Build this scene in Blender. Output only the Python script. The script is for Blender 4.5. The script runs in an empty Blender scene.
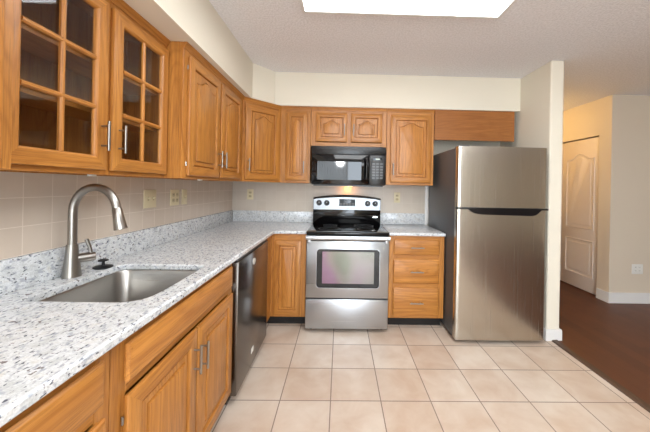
import bpy, bmesh, math, random
from mathutils import Vector, Matrix, Euler
random.seed(7)
scene = bpy.context.scene
COL = scene.collection
PI = math.pi

# ------------------------------------------------------------------ camera
YAW, PITCH, ROLL = -0.0175, 0.0009, 0.0198
FPX, CX, CY = 283.08, 345.1, 186.48
fw = Vector((-math.sin(YAW), math.cos(YAW), 0)); rt = Vector((math.cos(YAW), math.sin(YAW), 0)); up = Vector((0, 0, 1))
fw2 = fw * math.cos(PITCH) + up * math.sin(PITCH); up2 = up * math.cos(PITCH) - fw * math.sin(PITCH)
r3 = rt * math.cos(ROLL) + up2 * math.sin(ROLL); u3 = up2 * math.cos(ROLL) - rt * math.sin(ROLL)
cd = bpy.data.cameras.new('camera'); cam = bpy.data.objects.new('camera', cd); COL.objects.link(cam)
M = Matrix.Identity(4)
for i in range(3):
    M[i][0] = r3[i]; M[i][1] = u3[i]; M[i][2] = -fw2[i]
M[0][3], M[1][3], M[2][3] = 1.2456, -3.2885, 1.3355
cam.matrix_world = M
cd.sensor_fit = 'HORIZONTAL'; cd.sensor_width = 36.0; cd.lens = FPX / 650 * 36
cd.shift_x = -(CX - 325) / 650; cd.shift_y = (CY - 216) / 650
cd.clip_start = 0.02; cd.clip_end = 100
scene.camera = cam

# ------------------------------------------------------------------ world, lights, exposure
w = bpy.data.worlds.new('world'); scene.world = w; w.use_nodes = True
bg = w.node_tree.nodes['Background']; bg.inputs[0].default_value = (0.80, 0.90, 1.0, 1); bg.inputs[1].default_value = 14.0
scene.view_settings.view_transform = 'Standard'; scene.view_settings.look = 'None'
scene.view_settings.gamma = 1.0; scene.view_settings.use_curve_mapping = False
scene.view_settings.exposure = -0.17
CEIL_E = 8.0

def light(name, kind, loc, energy, color=(1, 1, 1), size=1.0, size_y=None, rot=(0, 0, 0), portal=False):
    l = bpy.data.lights.new(name, kind); l.energy = energy; l.color = color
    if kind == 'AREA':
        l.size = size
        if size_y: l.shape = 'RECTANGLE'; l.size_y = size_y
        if portal: l.cycles.is_portal = True
    else:
        l.shadow_soft_size = size
    o = bpy.data.objects.new(name, l); o.location = loc; o.rotation_euler = rot; COL.objects.link(o)
    return o
# daylight through the glass doors behind the camera
light('window_portal', 'AREA', (1.45, -6.42, 1.17), 1, size=2.2, size_y=2.3, rot=(PI / 2, 0, 0), portal=True)
# added flash-bounce fill, no fixture there; then the pendant bulbs behind the camera
light('flash_bounce_fill', 'AREA', (2.3, -4.4, 2.49), 80, (0.90, 0.96, 1.0), 2.2, 1.6)
light('pendant_bulbs', 'POINT', (1.24, -5.0, 1.98), 45, (0.96, 0.98, 1.0), 0.11)
# warm lamp in the hallway, behind the partition
light('hallway_lamp', 'POINT', (3.75, 0.75, 2.25), 16, (1.0, 0.60, 0.18), 0.10)

# ------------------------------------------------------------------ materials
def srgb(r, g, b):
    f = lambda c: (c / 255 / 12.92) if c / 255 <= 0.04045 else ((c / 255 + 0.055) / 1.055) ** 2.4
    return (f(r), f(g), f(b), 1)

def newmat(name):
    m = bpy.data.materials.new(name); m.use_nodes = True
    nt = m.node_tree
    return m, nt, nt.nodes['Principled BSDF']

def plain(name, col, rough=0.5, metal=0.0, bump=0.0, bscale=200, coat=0.0, spec=None):
    m, nt, b = newmat(name)
    b.inputs['Base Color'].default_value = col; b.inputs['Roughness'].default_value = rough; b.inputs['Metallic'].default_value = metal
    if coat: b.inputs['Coat Weight'].default_value = coat; b.inputs['Coat Roughness'].default_value = 0.06
    if spec is not None: b.inputs['Specular IOR Level'].default_value = spec
    if bump:
        t = nt.nodes.new('ShaderNodeTexCoord'); n = nt.nodes.new('ShaderNodeTexNoise'); n.inputs['Scale'].default_value = bscale
        n.inputs['Detail'].default_value = 3
        bp = nt.nodes.new('ShaderNodeBump'); bp.inputs['Strength'].default_value = bump; bp.inputs['Distance'].default_value = 0.004
        nt.links.new(t.outputs['Object'], n.inputs['Vector']); nt.links.new(n.outputs['Fac'], bp.inputs['Height'])
        nt.links.new(bp.outputs['Normal'], b.inputs['Normal'])
    return m

def math_node(nt, op, a, b=None):
    n = nt.nodes.new('ShaderNodeMath'); n.operation = op
    for i, v in enumerate((a, b)):
        if v is None: continue
        if isinstance(v, (int, float)): n.inputs[i].default_value = v
        else: nt.links.new(v, n.inputs[i])
    return n.outputs[0]

def ramp(nt, fac, stops, interp='LINEAR'):
    n = nt.nodes.new('ShaderNodeValToRGB'); n.color_ramp.interpolation = interp
    e = n.color_ramp.elements
    while len(e) < len(stops): e.new(0.5)
    for k, (p, c) in zip(e, stops): k.position = p; k.color = c
    nt.links.new(fac, n.inputs[0]); return n.outputs[0]

def mixc(nt, fac, a, b, mode='MIX'):
    n = nt.nodes.new('ShaderNodeMix'); n.data_type = 'RGBA'; n.blend_type = mode
    for sock, v in ((n.inputs[0], fac), (n.inputs[6], a), (n.inputs[7], b)):
        if isinstance(v, (int, float)): sock.default_value = v
        elif isinstance(v, tuple): sock.default_value = v
        else: nt.links.new(v, sock)
    return n.outputs[2]

def mapping(nt, vec, scale=(1, 1, 1), loc=(0, 0, 0), rot=(0, 0, 0)):
    n = nt.nodes.new('ShaderNodeMapping'); n.inputs['Scale'].default_value = scale
    n.inputs['Rotation'].default_value = rot
    if isinstance(loc, tuple): n.inputs['Location'].default_value = loc
    else: nt.links.new(loc, n.inputs['Location'])
    nt.links.new(vec, n.inputs['Vector']); return n.outputs[0]

def noise(nt, vec, scale, detail=3, rough=0.5, dist=0.0):
    n = nt.nodes.new('ShaderNodeTexNoise'); n.inputs['Scale'].default_value = scale; n.inputs['Detail'].default_value = detail
    n.inputs['Roughness'].default_value = rough; n.inputs['Distortion'].default_value = dist
    nt.links.new(vec, n.inputs['Vector']); return n.outputs['Fac']

OAK_A, OAK_B, OAK_C, OAK_D = srgb(174, 112, 48), srgb(200, 137, 66), srgb(132, 74, 24), srgb(106, 60, 20)
def oak(name, axis):
    m, nt, b = newmat(name)
    tc = nt.nodes.new('ShaderNodeTexCoord'); oi = nt.nodes.new('ShaderNodeObjectInfo')
    off = nt.nodes.new('ShaderNodeCombineXYZ')
    for k, f in enumerate((37.0, 19.0, 53.0)):
        nt.links.new(math_node(nt, 'MULTIPLY', oi.outputs['Random'], f), off.inputs[k])
    def sc(across, along):
        s = [across] * 3; s[axis] = along; return tuple(s)
    v = mapping(nt, tc.outputs['Object'], sc(5.5, 0.55), off.outputs[0])
    n1 = noise(nt, v, 1.0, 1.5, 0.4, 0.2)
    rings = math_node(nt, 'SINE', math_node(nt, 'MULTIPLY', n1, 150.0))
    rings = math_node(nt, 'MULTIPLY_ADD', rings, 0.5); rings.node.inputs[2].default_value = 0.5
    v2 = mapping(nt, tc.outputs['Object'], sc(330, 9), off.outputs[0])
    pores = noise(nt, v2, 1.0, 3, 0.6)
    v3 = mapping(nt, tc.outputs['Object'], sc(45, 1.6), off.outputs[0])
    tone = noise(nt, v3, 1.0, 3, 0.55)
    c = ramp(nt, tone, [(0.30, OAK_A), (0.70, OAK_B)])
    c = mixc(nt, math_node(nt, 'MULTIPLY', math_node(nt, 'POWER', rings, 3.0), 0.30), c, OAK_C)
    pf = ramp(nt, pores, [(0.50, (0, 0, 0, 1)), (0.70, (1, 1, 1, 1))])
    c = mixc(nt, math_node(nt, 'MULTIPLY', pf, 0.48), c, OAK_D)
    rv = nt.nodes.new('ShaderNodeHueSaturation'); nt.links.new(c, rv.inputs['Color'])
    nt.links.new(math_node(nt, 'MULTIPLY_ADD', oi.outputs['Random'], 0.12), rv.inputs['Value'])
    rv.inputs['Value'].links[0].from_node.inputs[2].default_value = 0.94
    nt.links.new(rv.outputs[0], b.inputs['Base Color'])
    b.inputs['Roughness'].default_value = 0.34
    bp = nt.nodes.new('ShaderNodeBump'); bp.inputs['Strength'].default_value = 0.12; bp.inputs['Distance'].default_value = 0.002
    nt.links.new(pf, bp.inputs['Height']); bp.invert = True; nt.links.new(bp.outputs['Normal'], b.inputs['Normal'])
    return m
OAKV = oak('oak_upright_grain', 2); OAKH = oak('oak_level_grain', 0)
OAK = [OAKV, OAKH]
OAK_A, OAK_B = srgb(156, 98, 48), srgb(176, 112, 56)
OAKBOARD = oak('browner_oak_board', 0)

def granite():
    m, nt, b = newmat('granite')
    tc = nt.nodes.new('ShaderNodeTexCoord'); O = tc.outputs['Object']
    base = ramp(nt, noise(nt, O, 22, 4, 0.6), [(0.35, srgb(206, 209, 209)), (0.55, srgb(226, 229, 231)), (0.75, srgb(214, 212, 204))])
    st = mapping(nt, O, (1.0, 0.55, 1.0), rot=(0, 0, 0.6))
    g1 = ramp(nt, noise(nt, st, 80, 2, 0.5), [(0.545, (0, 0, 0, 1)), (0.645, (1, 1, 1, 1))])
    c = mixc(nt, math_node(nt, 'MULTIPLY', g1, 0.62), base, srgb(152, 158, 172))
    g2 = ramp(nt, noise(nt, mapping(nt, O, (1, 0.6, 1), (5, 3, 1), (0, 0, 0.5)), 105, 2, 0.5), [(0.612, (0, 0, 0, 1)), (0.665, (1, 1, 1, 1))])
    c = mixc(nt, math_node(nt, 'MULTIPLY', g2, 0.85), c, srgb(72, 74, 88))
    g3 = ramp(nt, noise(nt, mapping(nt, O, (1, 1, 1), (9, 2, 4)), 52, 3, 0.5), [(0.65, (0, 0, 0, 1)), (0.69, (1, 1, 1, 1))])
    c = mixc(nt, math_node(nt, 'MULTIPLY', g3, 0.8), c, srgb(96, 74, 70))
    fine = ramp(nt, noise(nt, O, 260, 2, 0.5), [(0.40, (0.78, 0.78, 0.78, 1)), (0.6, (1, 1, 1, 1))])
    c = mixc(nt, 0.7, c, fine, 'MULTIPLY')
    nt.links.new(c, b.inputs['Base Color']); b.inputs['Roughness'].default_value = 0.16
    return m
GRANITE = granite()

def grid_mask(nt, vec, pitch, off, width, axes):
    """1 on the joints of a square grid"""
    sep = nt.nodes.new('ShaderNodeSeparateXYZ'); nt.links.new(vec, sep.inputs[0])
    ms, cells = [], []
    for a, o in zip(axes, off):
        s = math_node(nt, 'DIVIDE', math_node(nt, 'SUBTRACT', sep.outputs[a], o), pitch)
        fr = math_node(nt, 'FRACT', s)
        d = math_node(nt, 'MINIMUM', fr, math_node(nt, 'SUBTRACT', 1.0, fr))
        ms.append(math_node(nt, 'LESS_THAN', d, width / pitch / 2)); cells.append(math_node(nt, 'FLOOR', s))
    cv = nt.nodes.new('ShaderNodeCombineXYZ'); nt.links.new(cells[0], cv.inputs[0]); nt.links.new(cells[1], cv.inputs[1])
    wn = nt.nodes.new('ShaderNodeTexWhiteNoise'); wn.noise_dimensions = '2D'; nt.links.new(cv.outputs[0], wn.inputs['Vector'])
    return math_node(nt, 'MAXIMUM', ms[0], ms[1]), wn.outputs['Value']

def tiled(name, pitch, off, width, axes, c1, c2, cg, rough, blot=6.0, var=0.4, bump=0.5):
    m, nt, b = newmat(name)
    g = nt.nodes.new('ShaderNodeNewGeometry'); P = g.outputs['Position']
    mask, cell = grid_mask(nt, P, pitch, off, width, axes)
    n = noise(nt, P, blot, 4, 0.55, 0.4)
    f = math_node(nt, 'ADD', math_node(nt, 'MULTIPLY', cell, var), math_node(nt, 'MULTIPLY', n, 1 - var))
    c = ramp(nt, f, [(0.30, c1), (0.68, c2)])
    c = mixc(nt, mask, c, cg)
    nt.links.new(c, b.inputs['Base Color'])
    r = nt.nodes.new('ShaderNodeMapRange'); r.inputs[3].default_value = rough; r.inputs[4].default_value = 0.8
    nt.links.new(mask, r.inputs[0]); nt.links.new(r.outputs[0], b.inputs['Roughness'])
    bp = nt.nodes.new('ShaderNodeBump'); bp.invert = True; bp.inputs['Strength'].default_value = bump; bp.inputs['Distance'].default_value = 0.002
    nt.links.new(mask, bp.inputs['Height']); nt.links.new(bp.outputs['Normal'], b.inputs['Normal'])
    return m
FLOOR_T = tiled('floor_tile', 0.3142, (0.8978, -0.8932), 0.0065, (0, 1), srgb(198, 174, 153), srgb(217, 203, 188), srgb(142, 124, 112), 0.30, 5.5, 0.25)
WT_L = tiled('wall_tile_left', 0.1125, (-2.16, 1.043), 0.0028, (1, 2), srgb(204, 189, 172), srgb(210, 196, 180), srgb(220, 208, 194), 0.25, 9.0, 0.35, 0.15)
WT_B = tiled('wall_tile_back', 0.1125, (0.06, 1.043), 0.0028, (0, 2), srgb(199, 187, 172), srgb(204, 193, 179), srgb(210, 200, 187), 0.28, 9.0, 0.3, 0.06)

def hardwood():
    m, nt, b = newmat('hardwood')
    g = nt.nodes.new('ShaderNodeNewGeometry'); P = g.outputs['Position']
    br = nt.nodes.new('ShaderNodeTexBrick'); br.offset = 0.37
    br.inputs['Scale'].default_value = 1.0; br.inputs['Brick Width'].default_value = 0.9; br.inputs['Row Height'].default_value = 0.11
    br.inputs['Mortar Size'].default_value = 0.0012; br.inputs['Mortar Smooth'].default_value = 0.3
    br.inputs['Color1'].default_value = srgb(76, 42, 25); br.inputs['Color2'].default_value = srgb(104, 60, 35); br.inputs['Mortar'].default_value = srgb(40, 22, 15)
    nt.links.new(mapping(nt, P, rot=(0, 0, PI / 2)), br.inputs['Vector'])
    gr = noise(nt, mapping(nt, P, (60, 4, 1)), 1.0, 4, 0.6)
    blot = noise(nt, P, 5.0, 3, 0.5)
    c = mixc(nt, math_node(nt, 'MULTIPLY', gr, 0.5), br.outputs['Color'], srgb(56, 28, 16))
    c = mixc(nt, math_node(nt, 'MULTIPLY', blot, 0.4), c, srgb(122, 70, 40))
    nt.links.new(c, b.inputs['Base Color']); b.inputs['Roughness'].default_value = 0.42; b.inputs['Specular IOR Level'].default_value = 0.35
    return m
HARDWOOD = hardwood()
WALL = plain('cream_wall_paint', srgb(236, 229, 212), 0.7, bump=0.12, bscale=260)
WALL_HALL = plain('beige_hall_paint', srgb(219, 206, 187), 0.7, bump=0.12, bscale=260)
def popcorn():
    m, nt, b = newmat('popcorn_ceiling')
    g = nt.nodes.new('ShaderNodeNewGeometry'); n = noise(nt, g.outputs['Position'], 75, 2, 0.6)
    nt.links.new(ramp(nt, n, [(0.36, srgb(232, 231, 233)), (0.62, srgb(246, 245, 248))]), b.inputs['Base Color']); b.inputs['Roughness'].default_value = 0.9  # fine shading of the popcorn grain put into the colour, hollows darker
    bp = nt.nodes.new('ShaderNodeBump'); bp.inputs['Strength'].default_value = 0.8; bp.inputs['Distance'].default_value = 0.006
    nt.links.new(n, bp.inputs['Height']); nt.links.new(bp.outputs['Normal'], b.inputs['Normal']); return m
CEIL = popcorn()
WHITE = plain('white_trim_paint', srgb(236, 235, 233), 0.4)
DOORW = plain('off_white_door_paint', srgb(222, 208, 196), 0.42)
BLACKP = plain('black_plastic', srgb(18, 18, 20), 0.28)
BLACKG = plain('black_glass', srgb(10, 10, 12), 0.06)
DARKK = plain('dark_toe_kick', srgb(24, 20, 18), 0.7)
CREAMP = plain('ivory_plastic', srgb(226, 214, 178), 0.4)
CREAMD = plain('darker_ivory_plastic', srgb(196, 182, 144), 0.45)  # deeper ivory for receptacles and toggle collars
WHITEP = plain('white_plastic', srgb(232, 230, 224), 0.4)
SLOT = plain('dark_slot', srgb(60, 52, 44), 0.6)
NICKEL = plain('brushed_nickel', srgb(158, 154, 148), 0.30, 1.0)
CHROME = plain('silver_metal', srgb(214, 214, 212), 0.22, 1.0)
RUBBER = plain('black_rubber', srgb(26, 26, 28), 0.5)
CASE = plain('dark_grey_case', srgb(86, 87, 90), 0.38, 0.25)
LCD = plain('grey_display', srgb(72, 80, 86), 0.2)
GREYK = plain('grey_key', srgb(104, 106, 108), 0.45)
INTER = plain('pale_cabinet_lining', srgb(150, 110, 74), 0.55)
THRESH = plain('dark_oak_strip', srgb(80, 58, 42), 0.5)

def brushed(name, col, rough, axis, amt=0.02):
    m, nt, b = newmat(name)
    tc = nt.nodes.new('ShaderNodeTexCoord'); s = [1.2] * 3
    for k in range(3):
        if k != axis: s[k] = 320
    n = noise(nt, mapping(nt, tc.outputs['Object'], tuple(s)), 1.0, 3, 0.6)
    b.inputs['Base Color'].default_value = col; b.inputs['Metallic'].default_value = 1.0
    r = nt.nodes.new('ShaderNodeMapRange'); r.inputs[3].default_value = rough - 0.07; r.inputs[4].default_value = rough + 0.07
    nt.links.new(n, r.inputs[0]); nt.links.new(r.outputs[0], b.inputs['Roughness'])
    bp = nt.nodes.new('ShaderNodeBump'); bp.inputs['Strength'].default_value = amt; bp.inputs['Distance'].default_value = 0.001
    nt.links.new(n, bp.inputs['Height']); nt.links.new(bp.outputs['Normal'], b.inputs['Normal'])
    return m
STEEL = brushed('brushed_steel_range', srgb(186, 190, 195), 0.30, 0, 0.015)
STEELF = brushed('brushed_steel_fridge', srgb(196, 190, 180), 0.25, 2, 0.008)
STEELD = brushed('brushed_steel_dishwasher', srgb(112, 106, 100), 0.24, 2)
STEELS = brushed('brushed_steel_sink', srgb(168, 165, 160), 0.30, 0, 0.0)

def glass(name, tint, f0=0.04, rough=0.03):
    m, nt, b = newmat(name); nt.nodes.remove(b)
    out = nt.nodes['Material Output']
    tr = nt.nodes.new('ShaderNodeBsdfTransparent'); tr.inputs[0].default_value = tint
    gl = nt.nodes.new('ShaderNodeBsdfGlossy'); gl.inputs['Roughness'].default_value = rough
    ge = nt.nodes.new('ShaderNodeNewGeometry'); dp = nt.nodes.new('ShaderNodeVectorMath'); dp.operation = 'DOT_PRODUCT'
    nt.links.new(ge.outputs['Incoming'], dp.inputs[0]); nt.links.new(ge.outputs['Normal'], dp.inputs[1])
    om = math_node(nt, 'SUBTRACT', 1.0, math_node(nt, 'ABSOLUTE', dp.outputs['Value']))
    f = math_node(nt, 'MULTIPLY_ADD', math_node(nt, 'POWER', om, 5.0), 1 - f0); f.node.inputs[2].default_value = f0
    mx = nt.nodes.new('ShaderNodeMixShader')
    nt.links.new(f, mx.inputs[0]); nt.links.new(tr.outputs[0], mx.inputs[1]); nt.links.new(gl.outputs[0], mx.inputs[2])
    nt.links.new(mx.outputs[0], out.inputs['Surface']); return m
PANE = glass('cabinet_glass', (0.86, 0.86, 0.86, 1))

def oven_glass():
    m, nt, b = newmat('coated_oven_glass')
    tc = nt.nodes.new('ShaderNodeTexCoord')
    n = noise(nt, mapping(nt, tc.outputs['Object'], (1, 1, 0.6)), 3.2, 1, 0.4)
    c = ramp(nt, n, [(0.36, srgb(120, 124, 114)), (0.5, srgb(134, 128, 126)), (0.62, srgb(138, 112, 132))])
    nt.links.new(c, b.inputs['Base Color']); b.inputs['Metallic'].default_value = 0.75; b.inputs['Roughness'].default_value = 0.10
    return m
OVENG = oven_glass()

def emit(name, col, s):
    m, nt, b = newmat(name)
    b.inputs['Base Color'].default_value = (0.8, 0.8, 0.8, 1)
    b.inputs['Emission Color'].default_value = col; b.inputs['Emission Strength'].default_value = s
    return m
PANEL_E = emit('lit_diffuser', (0.95, 0.98, 1.0, 1), CEIL_E)
LAMP_E = emit('lit_cooktop_lamp', (1.0, 0.55, 0.2, 1), 5)
GREEN_E = emit('lit_green_digits', (0.12, 0.5, 0.2, 1), 0.35)

# ------------------------------------------------------------------ mesh helpers
class MB:
    def __init__(self): self.bm = bmesh.new()
    def _merge(self, tb, mat=0):
        for f in tb.faces: f.material_index = mat
        me = bpy.data.meshes.new('t'); tb.to_mesh(me); tb.free(); self.bm.from_mesh(me); bpy.data.meshes.remove(me)
    def box(self, x0, x1, y0, y1, z0, z1, mat=0, bev=0.0, seg=2):
        tb = bmesh.new()
        vs = [tb.verts.new((x, y, z)) for z in (z0, z1) for y in (y0, y1) for x in (x0, x1)]
        for q in ((0, 2, 3, 1), (4, 5, 7, 6), (0, 1, 5, 4), (2, 6, 7, 3), (0, 4, 6, 2), (1, 3, 7, 5)): tb.faces.new([vs[i] for i in q])
        if bev: bmesh.ops.bevel(tb, geom=tb.edges[:], offset=bev, segments=seg, affect='EDGES', profile=0.5)
        self._merge(tb, mat); return self
    def loops(self, loops, mat=0, cap0=False, cap1=True, closed=True):
        """bridge successive loops; mat may be a function (loop_index, seg_index)"""
        bm = self.bm
        L = [[bm.verts.new(p) for p in l] for l in loops]; n = len(L[0])
        for k in range(len(L) - 1):
            for i in range(n if closed else n - 1):
                j = (i + 1) % n
                try:
                    f = bm.faces.new((L[k][i], L[k][j], L[k + 1][j], L[k + 1][i]))
                    f.material_index = mat(k, i) if callable(mat) else mat
                except ValueError: pass
        m0 = mat(0, 0) if callable(mat) else mat
        if cap0: f = bm.faces.new(L[0][::-1]); f.material_index = m0
        if cap1: f = bm.faces.new(L[-1]); f.material_index = m0
        return self
    def prism(self, poly, axis, a, b, mat=0, bev=0.0):
        """poly in the two other axes, extruded along axis from a to b"""
        def P(u, v, t):
            return {0: (t, u, v), 1: (u, t, v), 2: (u, v, t)}[axis]
        tb = bmesh.new()
        A = [tb.verts.new(P(u, v, a)) for u, v in poly]; B = [tb.verts.new(P(u, v, b)) for u, v in poly]
        n = len(poly)
        tb.faces.new(A[::-1]); tb.faces.new(B)
        for i in range(n): tb.faces.new((A[i], A[(i + 1) % n], B[(i + 1) % n], B[i]))
        bmesh.ops.recalc_face_normals(tb, faces=tb.faces[:])
        if bev: bmesh.ops.bevel(tb, geom=tb.edges[:], offset=bev, segments=2, affect='EDGES', profile=0.5)
        self._merge(tb, mat); return self
    def tube(self, pts, rad, seg=14, mat=0, cap=True):
        pts = [Vector(p) for p in pts]
        if not hasattr(rad, '__len__'): rad = [rad] * len(pts)
        loops = []; ref = None
        for i, p in enumerate(pts):
            t = (pts[min(i + 1, len(pts) - 1)] - pts[max(i - 1, 0)]).normalized()
            if ref is None:
                ref = Vector((0, 0, 1)) if abs(t.z) < 0.9 else Vector((1, 0, 0))
            u = t.cross(ref).normalized(); v = u.cross(t).normalized(); ref = v
            loops.append([tuple(p + (u * math.cos(2 * PI * k / seg) + v * math.sin(2 * PI * k / seg)) * rad[i]) for k in range(seg)])
        return self.loops(loops, mat, cap, cap)
    def lathe(self, prof, c=(0, 0, 0), seg=28, mat=0):
        loops = [[(c[0] + r * math.cos(2 * PI * k / seg), c[1] + r * math.sin(2 * PI * k / seg), c[2] + z) for k in range(seg)] for r, z in prof]
        return self.loops(loops, mat, True, True)
    def build(self, name, mats, parent=None, label=None, loc=None, smooth=True, ang=32):
        bm = self.bm
        bmesh.ops.remove_doubles(bm, verts=bm.verts[:], dist=1e-6)
        bmesh.ops.recalc_face_normals(bm, faces=bm.faces[:])
        for f in bm.faces: f.smooth = smooth
        lim = math.radians(ang)
        for e in bm.edges:
            e.smooth = len(e.link_faces) == 2 and e.calc_face_angle(9) < lim
        me = bpy.data.meshes.new(name); bm.to_mesh(me); bm.free()
        for m in (mats if isinstance(mats, (list, tuple)) else [mats]): me.materials.append(m)
        o = bpy.data.objects.new(name, me); COL.objects.link(o)
        if parent is not None: o.parent = parent
        if loc is not None: o.location = loc
        if label: o['label'] = label
        return o

def tag(o, label, cat, group=None):
    o['label'] = label; o['category'] = cat
    if group: o['group'] = group
    return o
def thing(name, label, cat, loc=(0, 0, 0), rz=0.0, group=None):
    o = bpy.data.objects.new(name, None); o.empty_display_size = 0.05; COL.objects.link(o)
    o.location = loc; o.rotation_euler = (0, 0, rz)
    return tag(o, label, cat, group)
def struct(mb, name, mat, parent=None, smooth=False, **k):
    o = mb.build(name, mat, parent, smooth=smooth, **k)
    if parent is None: o['kind'] = 'structure'
    return o

# ------------------------------------------------------------------ room shell
XW0, XW1 = 3.1135, 3.2335           # partition between kitchen and hall
CZ = 2.506; YB = -6.5; XE = 7.0; YH = 3.0
struct(MB().box(-0.12, 3.18, YB, 0.0, -0.1, 0.0), 'floor', FLOOR_T)
hf = MB(); hf.box(3.19, XE, YB, 0.06, -0.1, 0.004); hf.box(XW1, 4.62, 0.06, YH, -0.1, 0.004)
struct(hf, 'floor_hall', HARDWOOD)
struct(MB().box(-0.12, XE + 0.12, YB - 0.12, YH + 0.12, CZ, CZ + 0.1), 'ceiling', CEIL)
struct(MB().box(-0.12, 0, YB, 0.0, 0, CZ), 'wall_left', WALL)
struct(MB().box(-0.12, XW0, 0, 0.12, 0, CZ), 'wall_back', WALL)
struct(MB().box(XW0, XW1, -0.79, YH, 0, CZ, bev=0.012), 'wall_partition', WALL)
XH = 4.5
hw = MB(); hw.box(XH, XH + 0.12, 0.18, 0.223, 0, CZ); hw.box(XH, XH + 0.12, 1.45, YH, 0, CZ); hw.box(XH, XH + 0.12, 0.223, 1.45, 2.05, CZ)
hw.box(XH + 0.09, XH + 0.12, 0.223, 1.45, 0, 2.05)
struct(hw, 'wall_hall_side', WALL_HALL)
struct(MB().box(XH + 0.0, XE, 0.06, 0.18, 0, CZ), 'wall_hall_front', WALL_HALL)
struct(MB().box(XW1, XH, YH, YH + 0.12, 0, CZ), 'wall_hall_end', WALL_HALL)
struct(MB().box(XE, XE + 0.12, YB, 0.18, 0, CZ), 'wall_right', WALL_HALL)
WX0, WX1, WZ = 0.35, 2.55, 2.32
rw = MB(); rw.box(-0.12, WX0, YB - 0.12, YB, 0, CZ); rw.box(WX1, XE + 0.12, YB - 0.12, YB, 0, CZ); rw.box(WX0, WX1, YB - 0.12, YB, WZ, CZ)
rw.box(WX0, WX1, YB - 0.12, YB, -0.1, 0.02)
struct(rw, 'wall_rear', WALL)
wf_ = MB()
for x in (WX0, (WX0 + WX1) / 2 - 0.03, WX1 - 0.06): wf_.box(x, x + 0.06, YB - 0.1, YB - 0.04, 0.02, WZ)
wf_.box(WX0 + .06, WX1 - .06, YB - 0.1, YB - 0.04, WZ - 0.06, WZ); wf_.box(WX0 + .06, WX1 - .06, YB - 0.1, YB - 0.04, 0.02, 0.08)
win = struct(wf_, 'window_1', WHITE)

vb = MB()
for k in range(13):
    x = WX0 + 0.06 + k * 0.085; a = math.radians(45); dx, dy = 0.042 * math.cos(a), 0.042 * math.sin(a)
    vb.prism([(x - dx, YB + 0.06 - dy), (x + dx, YB + 0.06 + dy), (x + dx + .001, YB + 0.06 + dy), (x - dx + .001, YB + 0.06 - dy)], 2, 0.06, 2.30)
vb.box(WX0, WX1, YB + 0.02, YB + 0.10, 2.30, 2.36)
struct(vb, 'vertical_blinds', WHITEP, win)

# soffit over the wall cabinets
struct(MB().prism([(0, 0), (XW0, 0), (XW0, -0.357), (0.555, -0.357), (0.385, -0.555), (0.385, -3.6), (0, -3.6)], 2, 2.162, CZ), 'soffit', WALL)
# wall tile between worktop and wall cabinets
struct(MB().box(0, 0.008, -3.4, 0, 1.042, 1.372), 'trim_1', WT_L)
struct(MB().box(0.008, 2.236, -0.008, 0, 1.0, 1.42), 'trim_2', WT_B)
struct(MB().box(2.236, 2.285, -0.012, 0, 0.914, 1.40), 'trim_3', WHITE)
# threshold and skirting
struct(MB().prism([(3.150, 0.0), (3.160, 0.010), (3.20, 0.013), (3.212, 0.004), (3.212, 0.0)], 1, YB, -0.80), 'trim_4', THRESH)
def skirting(mb, pts, th, h):
    for (x0, y0, x1, y1) in pts: mb.box(x0, x1, y0, y1, 0, h - 0.012); 
    for (x0, y0, x1, y1) in pts: mb.box(x0, x1, y0, y1, h - 0.012, h, bev=0.004)
    return mb
bb = MB()
skirting(bb, [(XW0 - 0.013, -0.803, XW1 + 0.013, -0.79), (XW0 - 0.013, -0.79, XW0, -0.02), (XW1, -0.79, XW1 + 0.013, YH)], 0.013, 0.10)
struct(bb, 'baseboard_partition', WHITE)
bb = MB(); skirting(bb, [(XH - 0.015, 0.045, XE, 0.06), (XH - 0.015, 0.06, XH, 0.215), (XH - .015, 1.46, XH, YH)], 0.015, 0.13)
struct(bb, 'baseboard_hall', WHITE)

# hallway bifold closet door
def door_leaf(parent, y0, y1):
    """leaf in the plane X = XH+.02, facing -X, with arched embossed panels"""
    h0, h1 = 0.018, 2.035; xf = XH + 0.025
    mb = MB(); mb.box(xf, xf + 0.035, y0, y1, h0, h1, bev=0.003)
    for (z0, z1, arch) in ((0.20, 0.69, 0.0), (0.83, 1.86, 0.075)):
        a, b = y0 + 0.075, y1 - 0.075
        def loop(ins, x):
            p = [(x, a + ins, z0 + ins), (x, b - ins, z0 + ins)]
            for k in range(15):
                u = 1 - 2 * k / 14
                au = max(0.0, min(1.0, abs(u) / 0.75)); s = arch * (0.5 + 0.5 * math.cos(PI * au))
                p.append((x, (a + b) / 2 + u * ((b - a) / 2 - ins), z1 - ins - arch + s))
            return p
        mb.loops([loop(0, xf + 0.001), loop(0.004, xf - 0.007), loop(0.013, xf - 0.008), loop(0.022, xf - 0.001), loop(0.05, xf - 0.001), loop(0.058, xf - 0.006)])
    return mb.build('door_leaf', DOORW, parent)
d1 = bpy.data.objects.new('door_1', None); COL.objects.link(d1); d1['kind'] = 'structure'; d1.location = (0, 0, 0)
for y0, y1 in ((0.229, 0.835), (0.840, 1.445)): door_leaf(d1, y0, y1)

# ------------------------------------------------------------------ cabinets
def rect_loop(x0, x1, z0, z1, y, ins, arch, n=21):
    p = [(x0 + ins, y, z0 + ins), (x1 - ins, y, z0 + ins)]
    for k in range(n):
        u = 1 - 2 * k / (n - 1)
        au = max(0.0, min(1.0, (abs(u) - 0.03) / 0.78)); s = arch * (0.5 + 0.5 * math.cos(PI * au)) if arch else 0
        p.append(((x0 + x1) / 2 + u * ((x1 - x0) / 2 - ins), y, z1 - ins - arch + s))
    return p
def seg_mat(n):
    # bottom edge and top edge = rails (level grain, slot 1), sides = stiles (slot 0)
    return lambda k, i: 1 if (i == 0 or 2 <= i < n - 1) else 0

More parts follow.
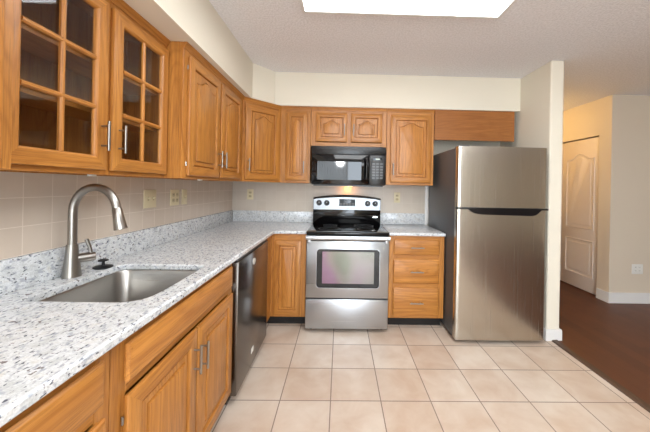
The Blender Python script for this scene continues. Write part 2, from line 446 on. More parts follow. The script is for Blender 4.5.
def handle(parent, x, y, z, ln=0.124, vert=True, off=0.030, name='handle'):
    """bar pull on a face at plane y, centred at x,z"""
    mb = MB(); h = ln / 2; p = ln * 0.33
    ax = (lambda t: (x, y - off, z + t)) if vert else (lambda t: (x + t, y - off, z))
    mb.tube([ax(-h), ax(-h + .001), ax(h - .001), ax(h)], [0.0048, 0.0056, 0.0056, 0.0048], 12)
    for s in (-p, p):
        q = ax(s); mb.tube([(q[0], y + 0.001, q[2]), (q[0], y - off, q[2])], 0.0042, 10)
    return mb.build(name, NICKEL, parent)

def raised_door(parent, x0, x1, z0, z1, y, arch=0.0, hside=None, hz=None, name='door', stile=0.052, hinge=None):
    """overlay door standing off plane y (front towards -y) with a raised, optionally arched field"""
    t = 0.022; n = 23
    mb = MB(); R = lambda yy, ins, a=0: rect_loop(x0, x1, z0, z1, yy, ins, a)
    L = [R(y - 0.0005, 0.006), R(y - 0.0085, 0.006), R(y - 0.009, 0.0005), R(y - t + 0.006, 0), R(y - t + 0.0025, 0.002), R(y - t, 0.007), R(y - t, stile - 0.004), R(y - t + 0.002, stile - 0.001), R(y - t + 0.014, stile + 0.001), R(y - t + 0.017, stile + 0.0015)]
    mb.loops(L, seg_mat(n), cap0=True, cap1=True)
    d = mb.build(name, OAK, parent)
    s2 = stile + 0.0012; w = (x1 - x0); bw = min(0.030, w * 0.10)
    pm = MB()
    b1 = s2 + bw
    pl = [R(y - t + 0.0165, s2), R(y - t + 0.016, s2 + 0.005), R(y - t + 0.008, s2 + 0.008), R(y - t + 0.006, b1 - 0.002, arch), R(y - t + 0.013, b1, arch), R(y - t + 0.013, b1 + 0.004, arch), R(y - t + 0.002, b1 + 0.006, arch), R(y - t + 0.0003, b1 + 0.010, arch)]
    pm.loops(pl, lambda k, i: 0, cap0=False, cap1=True)
    pm.build('raised_panel', OAKV, d)
    if hside is not None:
        hx = x1 - 0.028 if hside == 'r' else x0 + 0.028
        handle(d, hx, y - t, hz)
    if hinge:
        hx = x0 if hinge == 'l' else x1
        for zz in (z0 + 0.07, z1 - 0.07):
            MB().tube([(hx + (-.004 if hinge == 'l' else .004), y - 0.006, zz - 0.012), (hx + (-.004 if hinge == 'l' else .004), y - 0.006, zz + 0.012)], 0.0035, 8).build('hinge', NICKEL, d)
    return d

def drawer_front(parent, x0, x1, z0, z1, y, with_handle=True, hname='handle'):
    t = 0.020; R = lambda yy, ins: rect_loop(x0, x1, z0, z1, yy, ins, 0)
    mb = MB(); mb.loops([R(y - 0.0005, 0.006), R(y - 0.0075, 0.006), R(y - 0.008, 0.0005), R(y - t + 0.010, 0), R(y - t + 0.007, 0.004), R(y - t + 0.003, 0.007), R(y - t, 0.015)], 0, cap0=True)
    d = mb.build('drawer_front' if not with_handle else 'drawer', OAKH, parent)
    if with_handle: handle(d, (x0 + x1) / 2, y - t, (z0 + z1) / 2, 0.125, False)
    return d

def carcass(parent, W, D, H, th=0.016, top=True, z0=0.0, name='cabinet_body', mat=None, shelves=()):
    mb = MB(); g = 0.0008
    mb.box(g, th, -D, -0.002, z0, H); mb.box(W - th, W - g, -D, -0.002, z0, H)
    mb.box(th, W - th, -D, -0.002, z0 + (0.0 if z0 else 0.008), z0 + th + (0.0 if z0 else 0.008)); mb.box(th, W - th, -0.012, -0.002, z0, H)
    if top: mb.box(th, W - th, -D, -0.012, H - th, H)
    return mb.build(name, mat or OAKV, parent, smooth=False)

def face_frame(parent, W, D, z0, z1, stiles, rails, th=0.019):
    """stiles: list of (x0,x1); rails: list of (x0,x1,z0,z1)"""
    mb = MB()
    for a, b in stiles: mb.box(a, b, -D - th, -D, z0, z1, 0, 0.0012, 1)
    for a, b, c, d in rails: mb.box(a, b, -D - th, -D, c, d, 1, 0.0012, 1)
    return mb.build('face_frame', OAK, parent, smooth=False)

def crown(parent, W, D, H, th=0.019, x0=0.0):
    f = -D - th
    prof = [(f, H - 0.034), (f - 0.005, H - 0.034), (f - 0.007, H - 0.026), (f - 0.011, H - 0.018), (f - 0.018, H - 0.008), (f - 0.020, H), (f, H)]
    return MB().prism(prof, 0, x0 + .0005, W - .0005, 0).build('crown_moulding', OAKH, parent)

WZ0 = 1.366; WH = 2.161 - WZ0          # wall cabinets: underside and height
GW = 'oak wall cabinets under the soffit'
L90 = PI / 2
def wall_cab(label, loc, rz, W, doors, D=0.302, H=WH, stiles=None, mid=None, name='wall_cabinet', cx0=0.0):
    t = thing(name, label, 'cabinet', loc, rz, GW)
    carcass(t, W, D, H)
    st = [(0.0008, doors[0][0] + 0.013), (doors[-1][1] - 0.013, W - 0.0008)] + ([mid] if mid else [])
    xs = sorted(st); rl = []
    for (a, b), (c, d) in zip(xs[:-1], xs[1:]): rl += [(b, c, 0.0, 0.045), (b, c, H - 0.075, H)]
    face_frame(t, W, D, 0.0, H, st, rl)
    crown(t, W, D, H, x0=cx0)
    for d in doors: raised_door(t, d[0], d[1], d[2], d[3], -D - 0.019, **d[4])
    return t

# left run; local x runs away from the camera (world +Y), origin at the wall
wall_cab('oak wall cabinet at the left edge of the photo, nearest of the wall cabinets', (0, -3.198, WZ0), L90, 0.722,
         [(0.03, 0.352, 0.022, 0.732, dict(arch=0.05, hside='r', hz=0.16)), (0.362, 0.684, 0.022, 0.732, dict(arch=0.05, hside='l', hz=0.16))])
Y2 = -1.628
t2 = wall_cab('oak wall cabinet with two arched doors, between the glass-front cabinet and the angled corner one', (0, Y2, WZ0), L90, 1.017,
         [(0.043, 0.473, 0.018, 0.732, dict(arch=0.042, hside='r', hz=0.152, stile=0.058, hinge='l')),
          (0.498, 0.928, 0.018, 0.732, dict(arch=0.042, hside='l', hz=0.152, stile=0.058, hinge='r'))], mid=(0.458, 0.513))
clip = MB().box(0.27, 0.30, -0.30, -0.28, -0.008, 0.0005, bev=0.001).build('under_cabinet_clip', WHITEP, t2)
# glass-front cabinet, recessed between its neighbours
def glass_cab():
    W = 0.846; D = 0.206; H = WH
    t = thing('glass_front_wall_cabinet', 'oak wall cabinet with two glazed doors of six panes above the sink', 'cabinet', (0, -2.475, WZ0), L90)
    mb = MB(); th = 0.016
    mb.box(0.0005, th, -D, -0.002, 0, H); mb.box(W - th, W - 0.0005, -D, -0.002, 0, H)
    mb.box(th, W - th, -D, -0.002, 0.010, 0.026); mb.box(th, W - th, -0.012, -0.002, 0, H); mb.box(th, W - th, -D, -0.012, H - th, H)
    mb.build('cabinet_body', OAKV, t, smooth=False)
    for z in (0.270, 0.480): MB().box(th, W - th, -D + 0.02, -0.012, z - 0.008, z + 0.008).build('shelf', OAKH, t, smooth=False)
    face_frame(t, W, D, 0, H, [(0.0008, 0.04), (W - 0.04, W - 0.0008), (0.405, 0.457)], [(0.04, 0.405, 0, 0.045), (0.457, W - 0.04, 0, 0.045), (0.04, 0.405, H - 0.075, H), (0.457, W - 0.04, H - 0.075, H)])
    crown(t, W, D, H)
    for (x0, x1, hs) in ((0.030, 0.417, 'r'), (0.445, 0.838, 'l')):
        z0, z1 = 0.020, 0.735; y = -D - 0.019; tt = 0.021; s = 0.056
        R = lambda yy, ins: rect_loop(x0, x1, z0, z1, yy, ins, 0)
        fr = MB(); fr.loops([R(y - 0.0005, s + 0.003), R(y - 0.0005, 0.001), R(y - tt + 0.008, 0), R(y - tt + 0.0025, 0.002), R(y - tt, 0.008), R(y - tt, s - 0.006), R(y - tt + 0.004, s), R(y - tt + 0.010, s + 0.003), R(y - 0.0005, s + 0.003)], seg_mat(23), False, False)
        d = fr.build('door', OAK, t)
        gx0, gx1, gz0, gz1 = x0 + s + .002, x1 - s - .002, z0 + s + .002, z1 - s - .002
        mu = MB(); xm = (gx0 + gx1) / 2; b = 0.0095
        mu.prism([(xm - b, y - 0.006), (xm + b, y - 0.006), (xm + b, y - 0.014), (xm + b * .4, y - tt + 0.002), (xm - b * .4, y - tt + 0.002), (xm - b, y - 0.014)], 2, gz0, gz1, 0)
        for k in (1, 2):
            zm = gz0 + (gz1 - gz0) * k / 3
            mu.prism([(y - 0.006, zm - b), (y - 0.006, zm + b), (y - 0.014, zm + b), (y - tt + 0.0015, zm + b * .4), (y - tt + 0.0015, zm - b * .4), (y - 0.014, zm - b)], 0, gx0, gx1, 1)
        mu.build('glazing_bars', OAK, d)
        MB().box(gx0, gx1, y - 0.0055, y - 0.0025, gz0, gz1).build('glass_pane', PANE, d, smooth=False)
        handle(d, x1 - 0.030 if hs == 'r' else x0 + 0.034, y - tt, 0.162)
    MB().box(0.40, 0.425, -D + 0.01, -D + 0.03, -0.007, 0.0005, bev=0.001).build('under_cabinet_clip', WHITEP, t)
    return t
glass_cab()

# angled corner cabinet
def corner_wall_cab():
    H = WH
    t = thing('corner_wall_cabinet', 'oak corner wall cabinet with one arched door set at an angle', 'cabinet', (0, 0, WZ0), 0, GW)
    mb = MB(); mb.prism([(0.002, -0.002), (0.609, -0.002), (0.609, -0.302), (0.302, -0.609), (0.002, -0.609)], 2, 0.008, H)
    mb.build('cabinet_body', OAKV, t, smooth=False)
    # frame on the diagonal face, built along local x of a turned part
    ffd = bpy.data.objects.new
    mb = MB(); Wd = 0.307 * math.sqrt(2)
    for a, b in ((-.012, 0.036), (Wd - 0.036, Wd + .012)): mb.box(a, b, -0.019, 0, 0, H, 0, 0.001, 1)
    for c, d in ((0, 0.045), (H - 0.075, H)): mb.box(0.036, Wd - 0.036, -0.019, 0, c, d, 1, 0.001, 1)
    ff = mb.build('face_frame', OAK, t, smooth=False, loc=(0.302, -0.609, 0)); ff.rotation_euler = (0, 0, PI / 4)
    f = -0.019
    prof = [(f, H - 0.034), (f - 0.005, H - 0.034), (f - 0.007, H - 0.026), (f - 0.011, H - 0.018), (f - 0.018, H - 0.008), (f - 0.020, H), (f, H)]
    cm = MB().prism(prof, 0, -0.012, Wd + 0.012).build('crown_moulding', OAKH, t, loc=(0.302, -0.609, 0)); cm.rotation_euler = (0, 0, PI / 4)
    d = raised_door(t, 0.030, Wd - 0.034, 0.022, 0.735, -0.019, 0.042, 'l', 0.160, stile=0.058)
    d.location = (0.302, -0.609, 0); d.rotation_euler = (0, 0, PI / 4)
corner_wall_cab()

# back run
wall_cab('narrow oak wall cabinet with one slim arched door, left of the microwave', (0.611, 0, WZ0), 0, 0.316,
         [(0.060, 0.282, 0.026, 0.735, dict(arch=0.022, hside='r', hz=0.162, stile=0.050))])
XM0 = 0.9285
wall_cab('short oak wall cabinet with two small arched doors, directly above the microwave', (XM0, 0, 1.752), 0, 0.793,
         [(0.052, 0.378, 0.050, 0.350, dict(arch=0.036, hside='r', hz=0.170, stile=0.046)), (0.418, 0.744, 0.050, 0.350, dict(arch=0.036, hside='l', hz=0.170, stile=0.046))],
         H=2.161 - 1.752, mid=(0.362, 0.434))
wall_cab('oak wall cabinet with one wide arched door, between the microwave and the refrigerator', (1.723, 0, WZ0), 0, 0.500,
         [(0.042, 0.472, 0.026, 0.733, dict(arch=0.038, hside='l', hz=0.162, stile=0.056))])
tag(MB().box(2.2245, 3.068, -0.340, -0.321, 1.846, 2.161, bev=0.0015, seg=1).build('valance_board', OAKBOARD, smooth=False),
    'flat oak board with level grain hung above the refrigerator', 'wood panel')

# base cabinets ------------------------------------------------------
CT = 0.914; CU = 0.884
GB = 'oak base cabinets under the worktops'
def base_cab(label, loc, rz, W, name='base_cabinet', D=0.590, sw=0.04, rails=(), mid=None, z1=CU - 0.001, kick=True):
    t = thing(name, label, 'cabinet', loc, rz, GB)
    carcass(t, W, D, z1, top=False, z0=0.10)
    st = [(0.0008, sw), (W - sw, W - 0.0008)]
    face_frame(t, W, D, 0.10, z1, st + ([mid] if mid else []), [(sw, W - sw, a, b) for a, b in rails])
    if kick:
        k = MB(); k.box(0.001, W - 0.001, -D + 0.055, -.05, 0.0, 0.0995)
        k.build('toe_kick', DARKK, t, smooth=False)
    return t
# near base cabinet (left bottom corner of the photo)
t = base_cab('oak base cabinet at the lower left, nearest to the viewer', (0.0, -3.42, 0), L90, 0.938, sw=0.05, rails=[(0.10, 0.14), (0.70, 0.735), (0.84, 0.883)])
drawer_front(t, 0.03, 0.905, 0.735, 0.858, -0.609, True)
for a, b, hs in ((0.03, 0.462, 'r'), (0.472, 0.905, 'l')): raised_door(t, a, b, 0.115, 0.700, -0.609, 0, hs, 0.53)
# sink base
t = base_cab('oak base cabinet with two doors and a wide false drawer front, under the sink', (0.0, -2.4805, 0), L90, 0.898, name='sink_base_cabinet', sw=0.06, rails=[(0.10, 0.14), (0.70, 0.735), (0.84, 0.883)])
drawer_front(t, 0.046, 0.868, 0.735, 0.856, -0.609, False)
raised_door(t, 0.046, 0.452, 0.112, 0.699, -0.609, 0, 'r', 0.578, stile=0.060, hinge='l')
raised_door(t, 0.462, 0.868, 0.112, 0.699, -0.609, 0, 'l', 0.560, stile=0.060, hinge='r')

# corner base cabinet: an L with a door facing the camera and an oak filler beside the dishwasher
def corner_base():
    t = thing('corner_base_cabinet', 'oak corner base cabinet with one tall panelled door, left of the range', 'cabinet', (0, 0, 0), 0, GB)
    z1 = CU - 0.001; mb = MB(); th = 0.016
    mb.box(0.002, th, -0.868, -0.002, 0.1, z1); mb.box(th, 0.938, -th, -0.002, 0.1, z1); mb.box(0.922, 0.938, -0.59, -th, 0.1, z1)
    mb.box(th, 0.59, -0.868, -0.852, 0.1, z1); mb.prism([(th, -th), (0.922, -th), (0.922, -0.59), (0.59, -0.59), (0.59, -0.852), (th, -0.852)], 2, 0.1, 0.116)
    mb.build('cabinet_body', OAKV, t, smooth=False)
    ff = MB()
    ff.box(0.591, 0.610, -0.868, -0.6095, 0.1, z1, 0, 0.001, 1)            # filler strip facing +X
    ff.box(0.6105, 0.650, -0.609, -0.590, 0.1, z1, 0, 0.001, 1); ff.box(0.880, 0.938, -0.609, -0.590, 0.1, z1, 0, 0.001, 1)
    ff.box(0.650, 0.880, -0.609, -0.590, 0.1, 0.135, 1); ff.box(0.650, 0.880, -0.609, -0.590, 0.80, z1, 1)
    ff.build('face_frame', OAK, t, smooth=False)
    raised_door(t, 0.636, 0.892, 0.118, 0.822, -0.609, 0, stile=0.050)
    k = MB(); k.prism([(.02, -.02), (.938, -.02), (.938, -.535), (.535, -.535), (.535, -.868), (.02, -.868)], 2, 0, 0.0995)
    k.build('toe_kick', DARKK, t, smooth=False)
corner_base()
# drawer base right of the range
t = base_cab('oak base cabinet with three drawers, between the range and the refrigerator', (1.722, 0, 0), 0, 0.528, name='drawer_base_cabinet', sw=0.064,
             rails=[(0.10, 0.125), (0.385, 0.44), (0.655, 0.71), (0.84, 0.883)])
for z0, z1 in ((0.120, 0.392), (0.434, 0.662), (0.704, 0.846)): drawer_front(t, 0.042, 0.478, z0, z1, -0.609, True)

# ------------------------------------------------------------------ worktops
def fill_poly(outer, holes, z0, z1):
    mb = MB(); bm = mb.bm; edges = []
    for lp in [outer] + holes:
        vs = [bm.verts.new((x, y, z1)) for x, y in lp]
        edges += [bm.edges.new((vs[i], vs[(i + 1) % len(vs)])) for i in range(len(vs))]
    r = bmesh.ops.triangle_fill(bm, edges=edges, use_beauty=True, use_dissolve=False)
    fs = [f for f in bm.faces]
    e = bmesh.ops.extrude_face_region(bm, geom=fs)
    vs = [v for v in e['geom'] if isinstance(v, bmesh.types.BMVert)]
    for v in vs: v.co.z = z0
    return mb
def rrect(x0, x1, y0, y1, r, n=6):
    p = []
    rr = r if hasattr(r, '__len__') else (r,) * 4
    for (cx, cy, a, q) in ((x1 - rr[0], y0 + rr[0], -PI / 2, rr[0]), (x1 - rr[1], y1 - rr[1], 0, rr[1]), (x0 + rr[2], y1 - rr[2], PI / 2, rr[2]), (x0 + rr[3], y0 + rr[3], PI, rr[3])):
        for k in range(n + 1):
            t = a + PI / 2 * k / n; p.append((cx + q * math.cos(t), cy + q * math.sin(t)))
    return p
SX0, SX1, SY0, SY1 = 0.128, 0.556, -2.275, -1.806
hole = rrect(SX0, SX1, SY0, SY1, (0.085, 0.025, 0.05, 0.015))
ct = thing('countertop', 'speckled white granite worktop of the left run, with the sink cut-out', 'countertop', (0, 0, 0))
out = [(0.002, -0.002), (0.940, -0.002), (0.940, -0.640), (0.672, -0.640), (0.640, -0.672), (0.640, -3.42), (0.002, -3.42)]
o = fill_poly(out, [hole], CU, CT).build('slab', GRANITE, ct)
bv = o.modifiers.new('b', 'BEVEL'); bv.width = 0.007; bv.segments = 3; bv.limit_method = 'ANGLE'; bv.angle_limit = math.radians(50)
tag(MB().box(0.002, 0.022, -3.42, -0.003, CT + .0003, 1.041, bev=0.003).build('backsplash', GRANITE), 'long low granite backsplash strip along the left wall behind the sink', 'backsplash')
tag(MB().box(0.0225, 0.940, -0.022, -0.009, CT + .0003, 1.041, bev=0.003).build('backsplash', GRANITE), 'low granite backsplash strip on the back wall, left of the range', 'backsplash')
ct2 = thing('countertop', 'short speckled granite worktop between the range and the refrigerator', 'countertop', (0, 0, 0))
MB().box(1.7165, 2.252, -0.640, -0.002, CU, CT, bev=0.006, seg=3).build('slab', GRANITE, ct2)
tag(MB().box(1.7165, 2.234, -0.022, -0.009, CT + .0003, 1.041, bev=0.003).build('backsplash', GRANITE), 'low granite backsplash strip on the back wall, right of the range', 'backsplash')

# sink bowl
sk = thing('kitchen_sink', 'undermounted stainless steel sink bowl set into the granite worktop', 'sink', (0, 0, 0.69))
def bowl(ins, z, r0=0.05):
    rr = tuple(max(0.02, q - ins * 0.4) for q in (0.09, 0.035, 0.06, 0.03))
    return [(x, y, z) for x, y in rrect(SX0 - 0.008 + ins, SX1 + 0.008 - ins, SY0 - 0.008 + ins, SY1 + 0.008 - ins, rr)]
zt = CU - 0.69 - 0.0015
mb = MB(); mb.loops([bowl(-0.012, zt - .002), bowl(-0.012, zt), bowl(0, zt), bowl(0.004, zt - 0.01), bowl(0.012, 0.035), bowl(0.020, 0.014), bowl(0.038, 0.004), bowl(0.075, 0.001)], 0, False, True)
o = mb.build('bowl', STEELS, sk, ang=60)
so = o.modifiers.new('s', 'SOLIDIFY'); so.thickness = 0.0015; so.offset = 0
cxs, cys = (SX0 + SX1) / 2, (SY0 + SY1) / 2
MB().lathe([(0.045, 0.0018), (0.045, 0.0045), (0.038, 0.005), (0.034, 0.0035), (0.01, 0.003)], (cxs, cys, 0)).build('drain', CHROME, sk)

# faucet
FX, FY = 0.066, -2.015
fa = thing('kitchen_faucet', 'brushed nickel gooseneck faucet with pull-down head standing behind the sink', 'faucet', (FX, FY, CT))
MB().lathe([(0.034, 0.0), (0.034, 0.004), (0.0325, 0.010), (0.029, 0.05), (0.0235, 0.105), (0.0205, 0.143)]).build('base', NICKEL, fa)
pts = [(0, 0, 0.143), (0, 0, 0.20), (0, 0, 0.275)]
R_ = 0.096; cxr = 0.096
for k in range(1, 15):
    a = PI - (PI * 0.96) * k / 14; pts.append((cxr + R_ * math.cos(a), 0, 0.290 + R_ * math.sin(a) * 1.12))
MB().tube([(0, 0, .140)] + pts, 0.0165, 18).build('spout', NICKEL, fa)
e = Vector(pts[-1]); dirv = (Vector(pts[-1]) - Vector(pts[-2])).normalized()
q = lambda s: tuple(e + dirv * s)
MB().tube([q(-0.004), q(0), q(0.002), q(0.05), q(0.092), q(0.094)], [0.0165, 0.0175, 0.0185, 0.0215, 0.0255, 0.023], 20).build('spray_head', NICKEL, fa)
hv = MB(); hv.tube([(0.014, 0.014, 0.078), (0.044, 0.044, 0.079), (0.056, 0.056, 0.080)], [0.020, 0.020, 0.018], 18)
hv.tube([(0.045, 0.045, 0.088), (0.040, 0.042, 0.122), (0.030, 0.036, 0.160)], [0.0075, 0.007, 0.0078], 12)
hv.build('lever_handle', NICKEL, fa)
# sink stopper
ss = thing('sink_stopper', 'black rubber sink stopper lying on the worktop beside the faucet', 'stopper', (0.088, -1.875, CT))
MB().lathe([(0.036, 0.0), (0.040, 0.003), (0.040, 0.007), (0.030, 0.011), (0.012, 0.013)]).build('disc', RUBBER, ss)
MB().lathe([(0.007, 0.012), (0.006, 0.028), (0.010, 0.032), (0.021, 0.034), (0.021, 0.039), (0.016, 0.041)], seg=20).build('knob', RUBBER, ss)

# ------------------------------------------------------------------ dishwasher (front faces +X; local x away from the camera)
dw = thing('dishwasher', 'stainless steel dishwasher between the sink cabinet and the corner cabinet', 'dishwasher', (0, -1.5785, 0), L90)
DWW = 0.706
b = MB(); b.box(0.004, DWW - 0.004, -0.585, -0.03, 0.10, 0.872); b.build('tub', DARKK, dw, smooth=False)
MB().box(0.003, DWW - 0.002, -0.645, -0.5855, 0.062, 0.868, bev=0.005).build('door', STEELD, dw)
MB().box(0.0, DWW - 0.004, -0.635, -0.5855, 0.8685, 0.8825).build('control_strip', BLACKP, dw)
MB().box(0.02, DWW - 0.02, -0.58, -0.56, 0.0, 0.10).build('toe_panel', BLACKP, dw, smooth=False)
bd = MB(); bd.prism([(0.030 * math.cos(2 * PI * k / 20) + 0.31, 0.022 * math.sin(2 * PI * k / 20) + 0.795) for k in range(20)], 1, -0.6485, -0.6451)
bd.build('badge', plain('satin_silver_badge', srgb(214, 212, 206), 0.5, 0.2), dw)
MB().box(0.285, 0.335, -0.6465, -0.6451, 0.150, 0.185).build('sticker', WHITEP, dw, smooth=False)

# ------------------------------------------------------------------ range
RX0, RX1 = 0.947, 1.708
RW = RX1 - RX0
rg = thing('electric_range', 'freestanding stainless steel electric range with a black glass cooktop', 'stove', (RX0, 0, 0))
rb = MB(); rb.box(0.004, RW - 0.004, -0.655, -0.05, 0.035, 0.893); rb.build('body', CASE, rg, smooth=False)
ckt = MB(); ckt.prism([(-0.69, 0.893), (-0.700, 0.899), (-0.700, 0.911), (-0.692, 0.920), (-0.10, 0.922), (-0.10, 0.893)], 0, 0.0, RW, 0, 0.002)
ck = ckt.build('cooktop', BLACKG, rg)
for (bx, by, br) in ((0.20, -0.50, 0.105), (0.56, -0.50, 0.085), (0.20, -0.24, 0.075), (0.56, -0.24, 0.105)):
    ring = MB(); n = 40
    for k in range(n):
        pass
    lo = [[(bx + r * math.cos(2 * PI * k / n), by + r * math.sin(2 * PI * k / n), 0.9222) for k in range(n)] for r in (br - 0.003, br)]
    lo2 = [[(x, y, 0.9226) for x, y, z in l] for l in lo]
    ring.loops([lo[0], lo[1], lo2[1], lo2[0], lo[0]], 0, False, False)
    ring.build('burner_ring', GREYK, ck)
# oven door: steel slab with a black rounded window surround and coated glass
dr = MB().box(0.003, RW - 0.003, -0.707, -0.660, 0.318, 0.838, bev=0.006).build('oven_door', STEEL, rg)
def xz_round(x0, x1, z0, z1, r, y0, y1, mat=None, n=6):
    return MB().prism([(a, c) for a, c in rrect(x0, x1, z0, z1, r, n)], 1, y1, y0)
lip = MB(); A = rrect(0.094, 0.676, 0.408, 0.768, 0.034); B = rrect(0.098, 0.672, 0.412, 0.764, 0.031)
lip.loops([[(x, -0.7072, z) for x, z in A], [(x, -0.7105, z) for x, z in A], [(x, -0.7105, z) for x, z in B], [(x, -0.7072, z) for x, z in B]], 0, False, False)
lip.build('window_bezel', STEEL, dr)
xz_round(0.0985, 0.6715, 0.4125, 0.7635, 0.0305, -0.7073, -0.7092).build('window_surround', BLACKG, dr)
MB().box(0.150, 0.622, -0.7102, -0.7093, 0.452, 0.742).build('oven_window', OVENG, dr, smooth=False)
hb = MB(); hb.prism([(-0.742, 0.852), (-0.748, 0.862), (-0.748, 0.878), (-0.742, 0.888), (-0.728, 0.889), (-0.722, 0.880), (-0.722, 0.858), (-0.728, 0.851)], 0, 0.0, RW, 0)
for xx in (0.012, RW - 0.042): hb.box(xx, xx + 0.03, -0.725, -0.7065, 0.820, 0.870, bev=0.003)
hb.build('oven_handle', STEEL, dr)
MB().box(0.004, RW - 0.004, -0.690, -0.656, 0.840, 0.892).build('vent_strip', BLACKP, rg, smooth=False)
MB().box(0.003, RW - 0.003, -0.705, -0.656, 0.036, 0.306, bev=0.006).build('storage_drawer', STEEL, rg)
MB().box(0.006, RW - 0.006, -0.690, -0.656, 0.3065, 0.3175).build('gap_strip', BLACKP, rg, smooth=False)
for xx in (0.05, RW - 0.05):
    for yy in (-0.62, -0.12): MB().lathe([(0.018, 0.0), (0.018, 0.012), (0.010, 0.014), (0.010, 0.036)], (xx, yy, 0), 14).build('foot', BLACKP, rg)
# backguard
poly = [(0.0, 0.900), (RW, 0.900), (RW, 1.208)] + [(RW - RW * k / 20, 1.208 + 0.036 * math.sin(PI * k / 20) ** 0.8) for k in range(1, 20)] + [(0.0, 1.208)]
bgd = MB().prism(poly, 1, -0.095, -0.030, 0, 0.004).build('backguard', BLACKG, rg)
cp = [(0.004, 1.076), (RW - 0.004, 1.076), (RW - 0.004, 1.190)] + [(RW - 0.004 - (RW - .008) * k / 20, 1.190 + 0.026 * math.sin(PI * k / 20) ** 0.8) for k in range(1, 20)] + [(0.004, 1.190)]
pnl = MB().prism(cp, 1, -0.099, -0.0952).build('control_panel', brushed('grey_steel_panel', srgb(150, 154, 158), 0.34, 0), bgd)
MB().box(0.292, 0.472, -0.1012, -0.0992, 1.118, 1.196, bev=0.0008).build('display', LCD, bgd)
for r in range(2):
    for c in range(5): MB().box(0.300 + c * 0.034, 0.326 + c * 0.034, -0.1020, -0.1012, 1.124 + r * 0.016, 1.135 + r * 0.016).build('button', GREYK, bgd, smooth=False)
MB().box(0.345, 0.418, -0.1017, -0.1012, 1.160, 1.186).build('clock_window', BLACKG, bgd, smooth=False)
MB().box(0.372, 0.412, -0.0997, -0.0990, 1.092, 1.097).build('maker_mark', SLOT, bgd, smooth=False)
for kx, kz in ((0.066, 1.150), (0.152, 1.150), (0.612, 1.150), (0.698, 1.150)):
    kb = MB(); loops = []
    for r, y in ((0.031, -0.0992), (0.031, -0.104), (0.025, -0.106), (0.020, -0.122), (0.017, -0.124)):
        loops.append([(kx + r * math.cos(2 * PI * k / 22), y, kz + r * math.sin(2 * PI * k / 22)) for k in range(22)])
    kb.loops(loops, 0, True, True); kn = kb.build('knob', BLACKP, bgd)
    MB().box(kx - 0.0015, kx + 0.0015, -0.1252, -0.1239, kz + 0.002, kz + 0.016).build('pointer', WHITEP, kn, smooth=False)
em = MB(); em.prism([(0.700 + 0.030 * math.cos(2 * PI * k / 20), 1.000 + 0.010 * math.sin(2 * PI * k / 20)) for k in range(20)], 1, -0.0965, -0.0951)
em.build('badge', CHROME, bgd)

# ------------------------------------------------------------------ microwave
MWY = -0.397; mz0, mz1 = 1.341, 1.7505
mw = thing('microwave_oven', 'black over-the-range microwave oven mounted under the short wall cabinet', 'microwave', (0.947, 0, mz0))
MH = mz1 - mz0; MWW = 0.761
MB().box(0.002, MWW - 0.002, MWY + 0.035, -0.010, 0.012, MH, bev=0.003).build('body', BLACKP, mw)
MB().box(0.02, MWW - 0.02, MWY + 0.05, -0.03, 0.0, 0.0118).build('underside_panel', BLACKP, mw, smooth=False)
gv = MB(); gv.prism([(MWY + 0.034, MH - 0.085), (MWY - 0.003, MH - 0.085), (MWY - 0.003, MH - 0.003), (MWY + 0.034, MH)], 0, 0.0, MWW, 0, 0.002)
for k in range(3): gv.box(0.05, MWW - 0.05, MWY - 0.0045, MWY - 0.003, MH - 0.030 + k * 0.008, MH - 0.0265 + k * 0.008)
gv.build('vent_grille', BLACKP, mw)
mdr = MB().box(0.0, 0.590, MWY - 0.004, MWY + 0.034, 0.018, MH - 0.087, bev=0.006).build('door', BLACKG, mw)
MB().box(0.062, 0.512, MWY - 0.0052, MWY - 0.0041, 0.064, 0.250).build('door_window', plain('microwave_window', srgb(20, 21, 23), 0.05, 0.0), mdr, smooth=False)
mh = MB(); mh.tube([(0.562, MWY - 0.030, 0.070), (0.562, MWY - 0.036, 0.10), (0.562, MWY - 0.036, 0.26), (0.562, MWY - 0.030, 0.290)], 0.0095, 14)
for z in (0.085, 0.275): mh.tube([(0.562, MWY - 0.004, z), (0.562, MWY - 0.034, z)], 0.008, 10)
mh.build('handle', BLACKG, mdr)
mcp = MB().box(0.5925, MWW, MWY - 0.004, MWY + 0.034, 0.018, MH - 0.087, bev=0.005).build('control_panel', BLACKP, mw)
MB().box(0.632, 0.722, MWY - 0.0055, MWY - 0.0041, 0.270, 0.298).build('display', BLACKG, mcp, smooth=False)
MB().box(0.655, 0.700, MWY - 0.0060, MWY - 0.0056, 0.277, 0.288).build('display_digits', GREEN_E, mcp, smooth=False)
for r in range(6):
    for c in range(3):
        MB().box(0.622 + c * 0.040, 0.652 + c * 0.040, MWY - 0.0052, MWY - 0.0041, 0.080 + r * 0.029, 0.098 + r * 0.029).build('button', GREYK, mcp, smooth=False)
lp = MB(); lp.prism([(0.41 + 0.028 * math.cos(2 * PI * k / 20), -0.115 + 0.028 * math.sin(2 * PI * k / 20)) for k in range(20)], 2, -0.003, -0.0004)
lp.build('cooktop_lamp', LAMP_E, mw)
light('cooktop_lamp_light', 'POINT', (1.330, -0.075, 1.312), 0.85, (1.0, 0.42, 0.10), 0.03)

